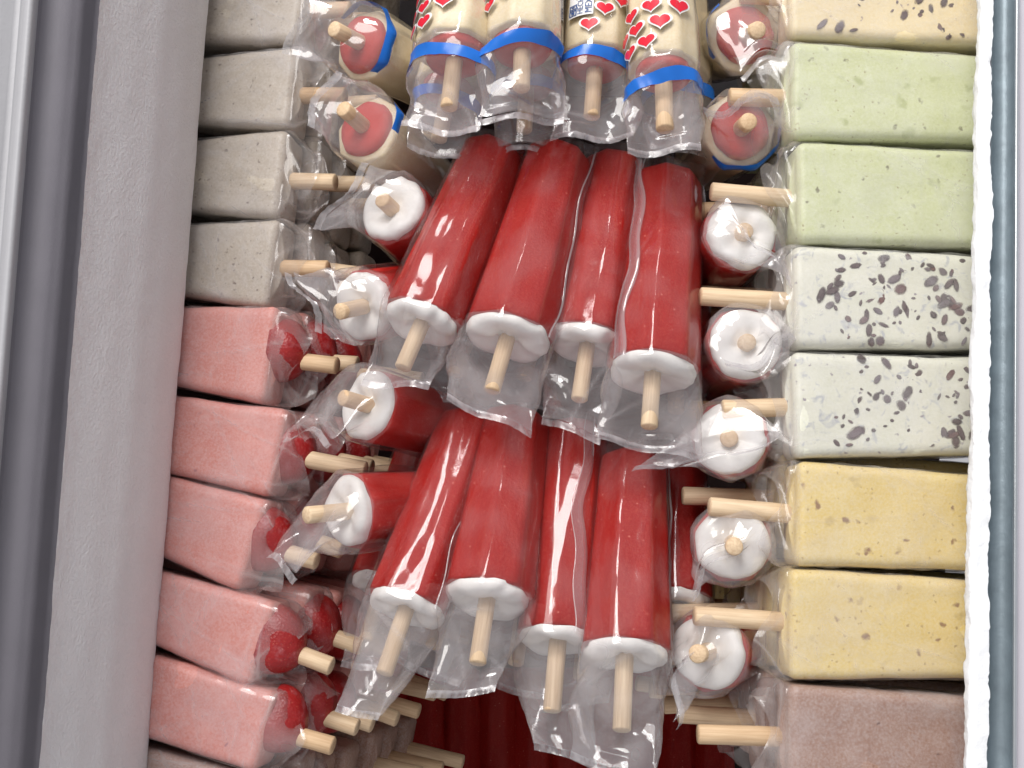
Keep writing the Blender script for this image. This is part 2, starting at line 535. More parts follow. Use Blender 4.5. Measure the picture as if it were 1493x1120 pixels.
def round_pop(kind, base, axis, L, rb, rt, label, group, seed, stick=0.030, tail=0.042, seal_w=1.05,
              bend=(0, 0, 0), roll=0.0, slope=0.0, detail=1.0, amp=1.0, cat='ice pop', seam=None,
              hearts=None, band=True, band_z=0.0085, band_slope=0.0, band_arc=(-0.15, math.pi + 0.15), logo=None, bag=True, flat=0.0):
    u, v, w = frame(axis)
    root = thing('ice_pop', label, cat, group, base, u, v, w)
    R_ = np.array([u, v, w])
    bend_l = R_ @ np.array(bend, float)
    rr = np.random.RandomState(seed)
    n = int(64 * min(1, detail + 0.3))
    th = np.linspace(0, 2 * math.pi, n, endpoint=False)
    proll = math.pi / 8 + rr.uniform(-.22, .22)

    def Rz(z):
        return rb + (rt - rb) * np.clip(-z / L, 0, 1)

    # body: tapered, eight soft facets, rounded far tip
    f = 0.005
    zs, sc = [], []
    for a in np.linspace(0, math.pi / 2, 5):
        zs.append(-L + f * (1 - math.sin(a)))
        sc.append(-f * (1 - math.cos(a)) if False else -f * (1 - math.sin(a)) * 0)
    prof = [(-L + f * (1 - math.cos(a)), rt - f * (1 - math.sin(a))) for a in np.linspace(0, math.pi / 2, 5)]
    for z in np.linspace(-L + f, -0.0012, 14)[1:]:
        prof.append((z, Rz(z)))
    prof.append((0.0, rb - 0.0012))
    rings = []
    for z, r in prof:
        q = r * poly_r(th, 1.0, proll)
        rings.append(np.stack([q * np.cos(th), q * np.sin(th), np.full(n, z)], -1))
    rings = np.array(rings)
    d = soft(rings, seed + 5, 260) * 0.0004
    rad = np.stack([np.cos(th), np.sin(th), 0 * th], -1)
    rings = rings + rad[None] * d[..., None]
    if kind == 'red':
        put('body', lathe_mesh('red_body', rings, M['red']), root)
        # white cream end: swollen ring with a dimple at the stick
        cp = [(0.915, -0.0006), (0.922, 0.0008), (0.905, 0.0026), (0.82, 0.0041), (0.66, 0.0045), (0.50, 0.0040), (0.38, 0.0032), (0.27, 0.0018)]
        cr = []
        for fr_, z in cp:
            wob = 1 + 0.014 * np.sin(th * 2 + seed) + 0.012 * np.sin(th * 3 + seed * 1.7) + 0.006 * np.sin(th * 7 + seed)
            q = rb * fr_ * (wob if fr_ > 0.5 else 1)
            cr.append(np.stack([q * np.cos(th), q * np.sin(th), z + 0.0007 * np.sin(th * 2 + seed * 2.1) * (fr_ > 0.3) + 0.0005 * np.sin(th * 5 + seed)], -1))
        cr = np.array(cr)
        cr = cr + soft(cr, seed + 9, 380)[..., None] * 0.0011
        put('cream_cap', lathe_mesh('cream_cap', cr, M['cap'], False, True), root)
    else:
        rings[-1, :, 2] = 0
        put('shell', lathe_mesh('cream_shell', rings, M['cream']), root)
        cr = []
        for fr_, z in [(0.78, -0.001), (0.785, 0.0012), (0.74, 0.0034), (0.5, 0.0046), (0.25, 0.0042)]:
            wob = 1 + 0.03 * np.sin(th * 2 + seed) + 0.015 * np.sin(th * 5 + seed)
            q = rb * fr_ * wob
            cr.append(np.stack([q * np.cos(th), q * np.sin(th), z + 0 * th], -1))
        cr = np.array(cr)
        cr = cr + soft(cr, seed + 9, 500)[..., None] * 0.0006
        put('filling', lathe_mesh('filling', cr, M['core'], False, True), root)
    put('stick', stick_mesh(stick, 0.0037 + 0.0003 * rr.rand(), 0.006, seed), root)
    if not bag:
        return root

    # the bag: a tube of film round the body, pressed flat and sealed past the stick
    te = 0.012
    psi = roll
    cps, sps = math.cos(psi), math.sin(psi)
    wavep = rr.rand() * 6.28
    lat = rr.uniform(-1, 1) * 0.003

    def film(th_, z, off=0.0):
        pr = 1 + (poly_r(th_, 1.0, proll) - 1) * (1 - smooth01((z + 0.002) / 0.012)) * (1 - smooth01((-L - z) / te))
        r0 = Rz(z) * 1.006 * pr + 0.0008
        s = np.clip((z - 0.004) / (tail - 0.004), 0, 1)
        q = np.clip((-L - z) / te, 0, 1)
        sw = rb * seal_w
        A = r0 + (sw - r0) * smooth01(s)
        B = r0 * (1 - s) ** (1.15 + flat) + 0.0004
        A = A * (1 + 0.10 * smooth01(q * 1.2))
        B = B * (1 - q) ** 0.9 + 0.0003
        arc = th_ * rb
        c = crumple(arc + 3.0, z, seed * 13 + 1, 24)
        c2 = crumple(arc + 1.0, z, seed * 13 + 2, 80)
        # long pulls of the film along the body
        c3 = tri(th_ * 1.3 + 0.35 * np.sin(z * 40 + seed) + seed * 0.37)
        free = smooth01((z + 0.004) / 0.012)
        am = amp * (0.00045 * (1 - free) + free * (0.0028 * np.sin(math.pi * np.clip(s, 0, 1)) ** 0.7 + 0.0004))
        am = am + amp * 0.0012 * smooth01((-L - z + 0.006) / 0.01)
        disp = am * (1.0 * c + 0.10 * c2) + (1 - free) * 0.00045 * amp * c3
        disp = np.where(z < 0.003, np.maximum(disp, -0.0004), disp)
        A = A + disp + off
        B = B + disp * np.where(s > 0.85, 0.2, 1) + off
        B = np.maximum(B, 0.00025 + off)
        x0, y0 = A * np.cos(th_), B * np.sin(th_)
        # the flat end waves and is cut askew
        y0 = y0 + smooth01((s - 0.45) / 0.5) * 0.0024 * amp * np.sin(x0 * 190 + wavep)
        x = x0 * cps - y0 * sps
        y = x0 * sps + y0 * cps
        zz = z + slope * x0 * smooth01((s - 0.2) / 0.8)
        sb = (s ** 1.8)
        x = x + bend_l[0] * sb + lat * s * s
        y = y + bend_l[1] * sb
        zz = zz + bend_l[2] * sb
        return np.stack([x, y, zz], -1)

    nt = int(76 * detail)
    za = np.linspace(-L - te, -L, max(4, int(9 * detail)))[:-1]
    zb_ = np.linspace(-L, -0.002, max(8, int(46 * detail)))[:-1]
    zc = np.linspace(-0.002, tail, max(12, int(56 * detail)))
    zz = np.concatenate([za, zb_, zc])
    T = np.linspace(0, 2 * math.pi, nt, endpoint=False)
    TH, ZZ = np.meshgrid(T, zz)
    # crumple must close round the tube: blend the last eighth back to the start
    P = film(TH, ZZ)
    P2 = film(TH - 2 * math.pi, ZZ)
    bl = smooth01((TH - 2 * math.pi * 0.86) / (2 * math.pi * 0.14))[..., None]
    P = P * (1 - bl) + P2 * bl
    qd = grid_quads(len(zz), nt)
    mi = np.repeat((0.5 * (zz[:-1] + zz[1:]) > 0.001).astype(np.int32), nt)
    wr = put('wrapper', mesh('film_bag', P.reshape(-1, 3), qd, [M['film'], M['tailfilm']], True, None, mi, frosting(TH * rb, ZZ, seed, 60, 9, 0.05, 0.0008)), root)

    # heat-sealed strip across the end of the bag
    sx = np.linspace(-1, 1, 30)
    srows = []
    for e_, k in ((0.0, 0), (0.0011, 1), (0.0022, 0), (0.0033, 1)):
        tt = np.where(sx >= 0, 0.0, math.pi)
        p_r = film(np.full(30, 0.0), np.full(30, tail))
        p_l = film(np.full(30, math.pi), np.full(30, tail))
        g = (sx[:, None] + 1) / 2
        p = p_l * (1 - g) + p_r * g
        x0 = sx * rb * seal_w
        wv = 0.0024 * amp * np.sin(x0 * 190 + wavep) + (0.00025 if k else 0) + 0.00045 * crumple(x0, 0 * x0 + e_, seed + 77, 200)
        p[:, 0] += -wv * sps * 1.0
        p[:, 1] += wv * cps
        dirn = np.array([bend_l[0], bend_l[1], bend_l[2]]) * 1.8 / tail + np.array([0, 0, 1.0])
        dirn /= np.linalg.norm(dirn)
        p = p + dirn * (e_ - 0.0006)
        srows.append(p)
    sr = np.array(srows)
    put('seal_strip', mesh('seal_strip', sr.reshape(-1, 3), grid_quads(4, 30, False), M['seal'], True, frosting=frosting(np.tile(sx * rb, (4, 1)), np.zeros((4, 30)) + np.arange(4)[:, None] * .001, seed, 300, 0)), wr)

    if seam is not None:
        zs = np.linspace(-L - 0.004, 0.003, 60)
        t0 = seam + 0.10 * np.sin(zs * 70 + seed) + 0.06 * np.sin(zs * 160 + seed * 2)
        wdt = 0.0055 / rb
        rows = [film(t0 + wdt * g, zs, o) for g, o in ((0, 0.0003), (0.02, 0.0011), (0.5, 0.0010), (0.93, 0.0010), (0.99, 0.0013), (1.0, 0.0003))]
        put('seam', mesh('seam', np.array(rows).reshape(-1, 3), grid_quads(6, 60, False), M['seam'], True, frosting=np.repeat([0.2, 1.5, 0.1, 0.1, 1.8, 0.8], 60)), wr)

    if kind == 'cream' and band:
        zs0 = band_z + rr.uniform(-1, 1) * 0.001
        T2 = np.linspace(band_arc[0], band_arc[1], 84)
        rows = []
        for g in np.linspace(0, 1, 4):
            rows.append(film(T2, zs0 + 0.0050 * g + 0.0006 * np.sin(T2 * 2 + seed) + band_slope * rb * np.cos(T2), 0.0006))
        bp = np.array(rows)
        keep = 84
        bp = bp[:, :keep]
        put('printed_band', mesh('printed_band', bp.reshape(-1, 3), grid_quads(4, keep, False), M['blue'], True), wr)

    def onfilm(tc, zc_, pts, off):
        """flat print laid on the film: pts are (along the girth, along the length)"""
        r_here = Rz(zc_)
        tt = tc + pts[:, 0] / r_here
        zz_ = zc_ + pts[:, 1]
        r_ = Rz(zz_) * 1.012 + 0.0019 + off
        return np.stack([r_ * np.cos(tt), r_ * np.sin(tt), zz_], -1)

    if hearts:
        ht = np.linspace(0, 2 * math.pi, 28, endpoint=False)
        hx = 16 * np.sin(ht) ** 3 / 16
        hy = (13 * np.cos(ht) - 5 * np.cos(2 * ht) - 2 * np.cos(3 * ht) - np.cos(4 * ht)) / 16 + 0.12
        for (ta, zpos, size) in hearts:
            zpos = zpos + 0.0042
            vs, trs, mi_ = [], [], []
            for k, (s_, o) in enumerate(((size * 1.28, 0.0), (size, 0.00025))):
                pts = np.stack([-hx * s_ * 0.5, -hy * s_ * 0.5], -1)
                pts = np.vstack([[[0, 0]], pts * 0.55, pts])
                b0 = len(vs) and sum(len(a) for a in vs)
                vs.append(onfilm(ta, zpos, pts, o))
                for j in range(28):
                    j2 = (j + 1) % 28
                    trs.append((b0, b0 + 1 + j, b0 + 1 + j2)); mi_.append(k)
                    trs.append((b0 + 1 + j, b0 + 29 + j, b0 + 29 + j2)); mi_.append(k)
                    trs.append((b0 + 1 + j, b0 + 29 + j2, b0 + 1 + j2)); mi_.append(k)
            put('printed_heart', mesh('printed_heart', np.vstack(vs), None, [M['white_print'], M['heart']], True, trs, mi_), wr)
    if logo:
        tl, zl = logo
        zl += 0.0042
        # white patch with rounded corners
        gx, gy = np.meshgrid(np.linspace(-1, 1, 9), np.linspace(-1, 1, 13))
        pts = np.stack([gx.ravel() * 0.0056, gy.ravel() * 0.0085], -1)
        put('printed_patch', mesh('printed_patch', onfilm(tl, zl, pts, 0.0), grid_quads(13, 9, False), M['white_print'], True), wr)
        def words(body, girth, z0, size):
            c = bpy.data.curves.new('words', 'FONT')
            c.body = body
            c.size = size
            c.resolution_u = 2
            c.space_character = 1.0
            tmp = bpy.data.objects.new('words', c)
            COL.objects.link(tmp)
            dg = bpy.context.evaluated_depsgraph_get()
            me = tmp.evaluated_get(dg).to_mesh()
            co = np.array([p.co[:] for p in me.vertices])
            fc = [tuple(p.vertices) for p in me.polygons]
            tmp.evaluated_get(dg).to_mesh_clear()
            bpy.data.objects.remove(tmp)
            t3 = []
            for q_ in fc:
                for k in range(1, len(q_) - 1):
                    t3.append((q_[0], q_[k], q_[k + 1]))
            # reads from the stick end towards the far end
            pts = np.stack([-(girth - 0.0 - co[:, 1]) * 1.0, -(co[:, 0]) + z0], -1)
            pts[:, 0] = girth_sign * (girth - co[:, 1])
            put('printed_words', mesh('printed_words', onfilm(tl, zl, pts, 0.0004), None, M['logo_blue'], False, t3), wr)
        girth_sign = -1
        words('HECHO EN', 0.0013, 0.0078, 0.0036)
        words('MEXICO', 0.0050, 0.0078, 0.0042)
        for (g0, g1, h0, h1) in ((-0.0050, -0.0014, 0.0046, 0.0078), (-0.0050, -0.0014, 0.0016, 0.0042)):
            box = []
            # outlined squares left of the words
            for (a0, a1, b0, b1) in ((g0, g1, h0, h0 + 0.0005), (g0, g1, h1 - 0.0005, h1), (g0, g0 + 0.0005, h0, h1), (g1 - 0.0005, g1, h0, h1), (g0 + 0.001, g1 - 0.001, h0 + 0.001, h1 - 0.001)):
                box.append(onfilm(tl, zl, np.array([(-a0, b0), (-a1, b0), (-a1, b1), (-a0, b1)]), 0.0004))
            put('printed_emblem', mesh('printed_emblem', np.vstack(box), [(4 * k, 4 * k + 1, 4 * k + 2, 4 * k + 3) for k in range(5)], M['logo_blue'], False), wr)
        # curved stroke of the emblem above the squares
        ts = np.linspace(-0.3, 2.6, 14)
        arc_ = np.concatenate([np.stack([-(-0.0032 + 0.0022 * np.cos(ts)), -0.0020 - 0.0030 * np.sin(ts) * 1.2], -1),
                               np.stack([-(-0.0032 + 0.0012 * np.cos(ts)), -0.0020 - 0.0021 * np.sin(ts) * 1.2], -1)])
        put('printed_emblem', mesh('printed_emblem', onfilm(tl, zl, arc_, 0.0004), grid_quads(2, 14, False), M['logo_blue'], False), wr)
    return root


# ------------------------------------------------------------------ flat bars
def rrect(a, b, f, n):
    """rounded rectangle, n points evenly spaced along the outline, starting mid right side"""
    f = min(f, a * 0.95, b * 0.95)
    pts = [(a, 0)]
    for (cx, cy, a0) in ((a - f, b - f, 0), (-(a - f), b - f, 1), (-(a - f), -(b - f), 2), (a - f, -(b - f), 3)):
        for k in range(9):
            t = (a0 + k / 8) * math.pi / 2
            pts.append((cx + f * math.cos(t), cy + f * math.sin(t)))
    pts.append((a, 0))
    p = np.array(pts)
    s = np.concatenate([[0], np.cumsum(np.linalg.norm(np.diff(p, axis=0), axis=1))])
    g = np.linspace(0, s[-1], n, endpoint=False)
    return np.stack([np.interp(g, s, p[:, 0]), np.interp(g, s, p[:, 1])], -1), s[-1]


CHIPS = []


def chip_meshes():
    rr = np.random.RandomState(4)
    phi = (1 + 5 ** 0.5) / 2
    base = np.array([(-1, phi, 0), (1, phi, 0), (-1, -phi, 0), (1, -phi, 0), (0, -1, phi), (0, 1, phi), (0, -1, -phi), (0, 1, -phi),
                     (phi, 0, -1), (phi, 0, 1), (-phi, 0, -1), (-phi, 0, 1)]) / 1.9
    fc = [(0, 11, 5), (0, 5, 1), (0, 1, 7), (0, 7, 10), (0, 10, 11), (1, 5, 9), (5, 11, 4), (11, 10, 2), (10, 7, 6), (7, 1, 8), (3, 9, 4),
          (3, 4, 2), (3, 2, 6), (3, 6, 8), (3, 8, 9), (4, 9, 5), (2, 4, 11), (6, 2, 10), (8, 6, 7), (9, 8, 1)]
    for k in range(6):
        v = base * (1 + 0.12 * rr.randn(12, 1)) + rr.randn(12, 3) * 0.06
        v[:, 0] += 0.35 * v[:, 2] ** 2 * (1 if k % 2 else -1)
        CHIPS.append(mesh('fruit_chip', v, None, M['chip'], True, fc))


chip_meshes()


def bar(kind, end, axis, face_n, L, a, b, taper, label, group, seed, stick, tail=0.014, detail=1.0, chips=0, berry=None, bag=True, shrink=0.62,
        cat='ice bar', stick_x=0.0, pull=(0, 0), stick_tilt=0.0):
    """end: middle of the stick-end face; the bar runs back from it, narrower towards its tip"""
    w = np.array(axis, float); w /= np.linalg.norm(w)
    v = np.array(face_n, float); v -= w * (v @ w); v /= np.linalg.norm(v)
    u = np.cross(v, w)
    root = thing('ice_bar', label, cat, group, end, u, v, w)
    rr = np.random.RandomState(seed)
    n = 84
    f = 0.0042

    def dims(z):
        k = np.clip(-z / L, 0, 1)
        return a * (1 - (1 - taper) * k), b * (1 - 0.18 * k)

    prof = []
    e = 0.0038
    for t in np.linspace(0, math.pi / 2, 5):
        prof.append((-L + e * (1 - math.sin(t + 0) if False else 1 - math.cos(math.pi / 2 - t) * 1.0), e * (1 - math.sin(t))))
    prof = [(-L + e * (1 - math.cos(t)), e * (1 - math.sin(t))) for t in np.linspace(0, math.pi / 2, 5)]
    prof += [(z, 0) for z in np.linspace(-L + e, -e, 12)[1:]]
    prof += [(-e + e * math.sin(t), e * (1 - math.cos(t))) for t in np.linspace(0, math.pi / 2, 6)[1:]]
    prof += [(0.0006, e + a * 0.30), (0.0010, e + a * 0.45)]
    rings = []
    for z, ins in prof:
        aa, bb = dims(z)
        i2 = min(ins, bb * 0.75)
        p, _ = rrect(aa - ins, bb - i2, max(0.0008, f - 0.4 * ins), n)
        rings.append(np.column_stack([p, np.full(n, z)]))
    rings = np.array(rings)
    rings = rings + (soft(rings, seed + 3, 150) * 0.0009 + soft(rings, seed + 4, 480) * 0.00025)[..., None] * np.array([1, 1, 0.4])
    put('body', lathe_mesh('bar_body', rings, M[kind]), root)
    st = put('stick', stick_mesh(stick, 0.0042, 0.006, seed), root)
    st.location = (stick_x, 0, 0)
    st.rotation_euler = (stick_tilt * 0.5, stick_tilt, 0)
    if berry is not None:
        bx, by, br, bz = berry
        nt_, nph = 26, 11
        tt = np.linspace(0, 2 * math.pi, nt_, endpoint=False)
        rg = []
        for ph in np.linspace(0.05, math.pi * 0.55, nph)[::-1]:
            hr = br * math.sin(ph) * (1 + 0.16 * np.cos(tt + 0.6) + 0.07 * np.sin(3 * tt + seed))
            rg.append(np.stack([bx + hr * np.cos(tt), np.clip(by + 0.86 * hr * np.sin(tt), -b * 1.02, b * 0.98), 0.92 * bz * math.cos(ph) * np.ones(nt_)], -1))
        rg = np.array(rg)
        rg = rg + soft(rg, seed + 31, 900)[..., None] * 0.0003
        put('strawberry_slice', lathe_mesh('strawberry_slice', rg, M['berry'], False, True), root)
    for k in range(chips):
        # denser towards the tip
        z = -0.008 - (L - 0.014) * rr.rand() ** 0.65
        aa, bb = dims(z)
        x = rr.uniform(-0.90, 0.90) * aa
        o = put('fruit_chip', CHIPS[rr.randint(6)], root, (x, bb - 0.00005 + 0.0002 * rr.rand(), z))
        sz = 0.0013 + 0.0031 * rr.rand() ** 1.8
        o.scale = (sz * rr.uniform(0.45, 0.8), 0.0002 + 0.0001 * rr.rand(), sz * rr.uniform(0.8, 1.5))
        o.rotation_euler = (0, rr.rand() * 6.28, 0)
    if not bag:
        return root
    # film hugging the bar, gathered and open round the stick
    nt = int(110 * detail)
    zA = np.linspace(-L - 0.001, -0.002, max(10, int(50 * detail)))[:-1]
    zB = np.linspace(-0.002, tail, max(8, int(24 * detail)))
    zz = np.concatenate([zA, zB])
    P = np.zeros((len(zz), nt, 3))
    rim = rr.rand() * 6.28
    for i, z in enumerate(zz):
        aa, bb = dims(z)
        s = np.clip((z - 0.001) / (tail - 0.001), 0, 1)
        ka, kb = 1 - (1 - shrink) * smooth01(s) , 1 - (1 - shrink * 0.8) * smooth01(s)
        p, per = rrect(aa * ka + 0.0006, bb * kb + 0.0006, (f + 0.0006) * (1 - s) + s * bb * 0.6, nt)
        arc = np.linspace(0, per, nt, endpoint=False)
        ca = crumple(arc, np.full(nt, z), seed * 7 + 1, 42)
        cb = crumple(arc - per, np.full(nt, z), seed * 7 + 1, 42)
        bl = smooth01((arc / per - 0.86) / 0.14)
        c = ca * (1 - bl) + cb * bl
        nrm = p / (np.linalg.norm(p, axis=1)[:, None] + 1e-9)
        am = 0.00045 + 0.0024 * smooth01(s * 1.6)
        d = np.maximum(am * c, -0.0002) if s <= 0 else am * c
        p = p + nrm * np.asarray(d)[:, None]
        p = p + np.array(pull) * s * s
        zcol = z + s * 0.004 * np.sin(np.arange(nt) / nt * 2 * math.pi * 2 + rim) + s * 0.002 * c
        P[i] = np.column_stack([p, zcol])
    mi = np.repeat((zz[:-1] > -0.001).astype(np.int32), nt)
    put('wrapper', mesh('bar_film', P.reshape(-1, 3), grid_quads(len(zz), nt), [M['barfilm'], M['bartail']], True, None, mi, frosting(np.tile(np.linspace(0, 2 * (a + b) * 2, nt), (len(zz), 1)), np.tile(zz[:, None], (1, nt)), seed, 45, 26, 0.07, 0.0008)), root)
    return root


# ------------------------------------------------------------------ the freezer
fz = bpy.data.objects.new('chest_freezer', None)
COL.objects.link(fz)
fz.location = (0, 0, -0.42)
fz['label'] = 'frosted chest freezer with metal rims holding all the ice pops'
fz['category'] = 'freezer'


def extrude_px(name, prof, mat, seed=0, rough=0.0, f=90, nt=60, t0=-0.45, t1=1.35, smooth=True):
    """prof: (pixel x at the top of the photo, pixel x at its bottom, height)"""
    ts = np.linspace(t0, t1, nt)
    rows = []
    for (pt, pb, z) in prof:
        A, B = U(pt, 0, z), U(pb, 1120, z)
        rows.append(A[None] + (B - A)[None] * ts[:, None])
    P = np.array(rows)
    if rough:
        rr = np.random.RandomState(seed)
        d = soft(P, seed, f) * rough + soft(P, seed + 1, f * 3.3) * rough * 0.5 + rr.randn(*P.shape[:2]) * rough * 0.10
        P = P + d[..., None] * np.array([1, 0.1, 0.6])
    me = mesh(name, P.reshape(-1, 3) - np.array(fz.location), grid_quads(len(prof), nt, False), mat, smooth)
    return put(name, me, fz)


def spline(prof, k=4):
    """more points along a profile"""
    out = []
    for p, q in zip(prof[:-1], prof[1:]):
        for i in range(k):
            g = i / k
            out.append(tuple(a + (b - a) * g for a, b in zip(p, q)))
    return out + [prof[-1]]


extrude_px('lid_trim', [(-260, -350, .070), (-60, -150, .070), (8, -82, .070), (20, -70, .066), (30, -60, .066)], M['trim'], nt=4)
extrude_px('metal_bead', [(32, -58, .0655), (36, -54, .0690), (40, -50, .0705), (45, -45, .0705), (50, -40, .0690), (55, -36, .0640), (57, -34, .061)], M['trim'], nt=24)
extrude_px('gasket', spline([(56, -35, .062), (62, -29, .0585), (100, 8, .055), (122, 31, .050), (134, 43, .043), (140, 49, .040), (152, 61, .038)], 3), M['gasket'], 3, 0.0003, 200, 40)
extrude_px('frosted_wall', spline([(146, 56, .0560), (151, 61, .0530), (164, 74, .0465), (200, 110, .0305), (240, 150, .010), (275, 185, -.016), (301, 211, -.040),
                                  (304, 214, -.046), (303, 213, -.052), (292, 202, -.058), (262, 172, -.066), (225, 135, -.080), (225, 135, -.42)], 4), M['frost'], 7, 0.0006, 110, 220)
extrude_px('frost_ledge', spline([(1600, 1600, -.42), (1560, 1550, -.02), (1500, 1480, .0), (1450, 1430, .012), (1430, 1410, .020), (1425, 1405, .025), (1424, 1404, .029), (1429, 1410, .0320), (1436, 1420, .0335), (1447, 1440, .0335)], 4), M['snow'], 11, 0.0011, 240, 420)
extrude_px('metal_channel', [(1446, 1438, .0330), (1449, 1440, .0265), (1456, 1448, .0245), (1468, 1462, .0250), (1476, 1472, .028), (1479, 1475, .031)], M['channel'], 5, 0.0002, 60, 60)
extrude_px('metal_bead', [(1479, 1475, .0312), (1480, 1476, .0345), (1483, 1479, .0355), (1486, 1482, .0345), (1487, 1483, .031)], M['alu'], nt=24)
extrude_px('lid_trim', [(1487, 1483, .0312), (1530, 1530, .031), (1760, 1760, .031)], M['lilac'], nt=4)


def slab(name, lo, hi, mat):
    x0, y0, z0 = lo
    x1, y1, z1 = hi
    v = [(x0, y0, z0), (x1, y0, z0), (x1, y1, z0), (x0, y1, z0), (x0, y0, z1), (x1, y0, z1), (x1, y1, z1), (x0, y1, z1)]
    q = [(0, 3, 2, 1), (4, 5, 6, 7), (0, 1, 5, 4), (1, 2, 6, 5), (2, 3, 7, 6), (3, 0, 4, 7)]
    return put(name, mesh(name, np.array(v) - np.array(fz.location), q, mat, False), fz)


slab('floor', (-.32, -.34, -.43), (.34, .36, -.415), M['shaded_floor'])
slab('end_wall', (-.32, .300, -.414), (.34, .315, .03), M['liner'])
slab('end_wall', (-.32, -.315, -.414), (.34, -.300, .03), M['liner'])


# ------------------------------------------------------------------ right-hand stack of bars
def corner_bar(kind, TL, TR, BR, BL, ze, zn, label, group, seed, stick, L, b, stick_side='right', **kw):
    """corners of the upper face in the photo; the stick end is on stick_side"""
    if stick_side == 'right':
        e1, e2, n1, n2 = TR, BR, TL, BL
    else:
        e1, e2, n1, n2 = TL, BL, TR, BR
    E1, E2, N1, N2 = U(*e1, ze), U(*e2, ze), U(*n1, zn), U(*n2, zn)
    Mp, Np = (E1 + E2) / 2, (N1 + N2) / 2
    w = Mp - Np
    ln = np.linalg.norm(w)
    w = w / ln
    perp = lambda d: np.linalg.norm(d - w * (d @ w))
    we, wn = perp(E1 - E2), perp(N1 - N2)
    rate = (we - wn) / we / ln
    taper = max(0.70, min(1.0, 1 - rate * L))
    side = (E1 - E2)
    nrm = np.cross(w, side)
    if nrm[2] < 0:
        nrm = -nrm
    nrm /= np.linalg.norm(nrm)
    end = Mp - nrm * b
    return end, w, nrm, we / 2, taper


RIGHT = [
    # kind, TL, TR, BR, BL, stick length, words, chips
    ('peach', (1154, -96), (1428, -82), (1427, 60), (1150, 51), .020, 'peach ice bar with dark fruit bits at the top edge, above the green bars', 90),
    ('green', (1158, 57), (1425, 77), (1425, 201), (1152, 200), .026, 'pale green ice bar just below the peach bar with dark bits', 0),
    ('green', (1162, 204), (1425, 217), (1425, 356), (1166, 352), .037, 'pale green ice bar just above the first white bar with dark bits', 0),
    ('white', (1157, 356), (1425, 370), (1425, 505), (1162, 507), .040, 'white ice bar full of dark bits, directly under the green bars', 160),
    ('white', (1160, 512), (1425, 520), (1420, 660), (1156, 667), .029, 'white ice bar full of dark bits, directly above the yellow bars', 145),
    ('yellow', (1166, 672), (1418, 692), (1412, 830), (1160, 825), .036, 'yellow speckled ice bar directly under the white bars', 0),
    ('yellow', (1155, 828), (1410, 847), (1405, 990), (1150, 992), .039, 'yellow speckled ice bar directly above the brown bar', 0),
    ('brown', (1153, 998), (1405, 1018), (1402, 1165), (1148, 1166), .036, 'brown chocolate ice bar at the bottom of the row beside the metal rim', 0),
]
ORD = {0: 'topmost', 1: 'second', 2: 'third', 3: 'fourth', 4: 'fifth', 5: 'sixth', 6: 'seventh', 7: 'eighth', 8: 'ninth', 9: 'tenth'}
KINDNAME = {'peach': 'peach', 'green': 'green', 'white': 'white', 'yellow': 'yellow', 'brown': 'brown', 'grey': 'grey', 'pink': 'pink'}
rnd = random.Random(12)
for i, (kind, TL, TR, BR, BL, sl, lab, nchip) in enumerate(RIGHT):
    b = 0.0125
    end, w, nrm, a, tp = corner_bar(kind, TL, TR, BR, BL, 0.0, -0.003, lab, '', 0, sl, .1, b, 'left')
    bar(kind, end, w, nrm, 0.116, a, b, tp, lab, 'ice bars stacked beside the white frost ledge', 100 + i, sl, tail=0.011, chips=nchip, shrink=0.70, stick_tilt=rnd.uniform(-.05, .05))
    for k in ((1, 2) if i < 6 else (1, 2, 3, 4, 5)):
        e2 = end + np.array([-0.003 * k + rnd.uniform(-.003, .003), rnd.uniform(-.004, .004) + 0.004, -0.0262 * k])
        bar(kind, e2, w, nrm, 0.116, a, b, tp,
            '%s ice bar in the %s layer under the %s bar beside the frost ledge' % (kind, ('second', 'third', 'fourth', 'fifth', 'sixth')[k - 1], ORD[i]),
            'buried ice bars under the frost ledge row', 500 + 10 * k + i, sl + rnd.uniform(-.003, .006), tail=0.010, detail=0.4, bag=(k == 1), stick_tilt=rnd.uniform(-.08, .08))

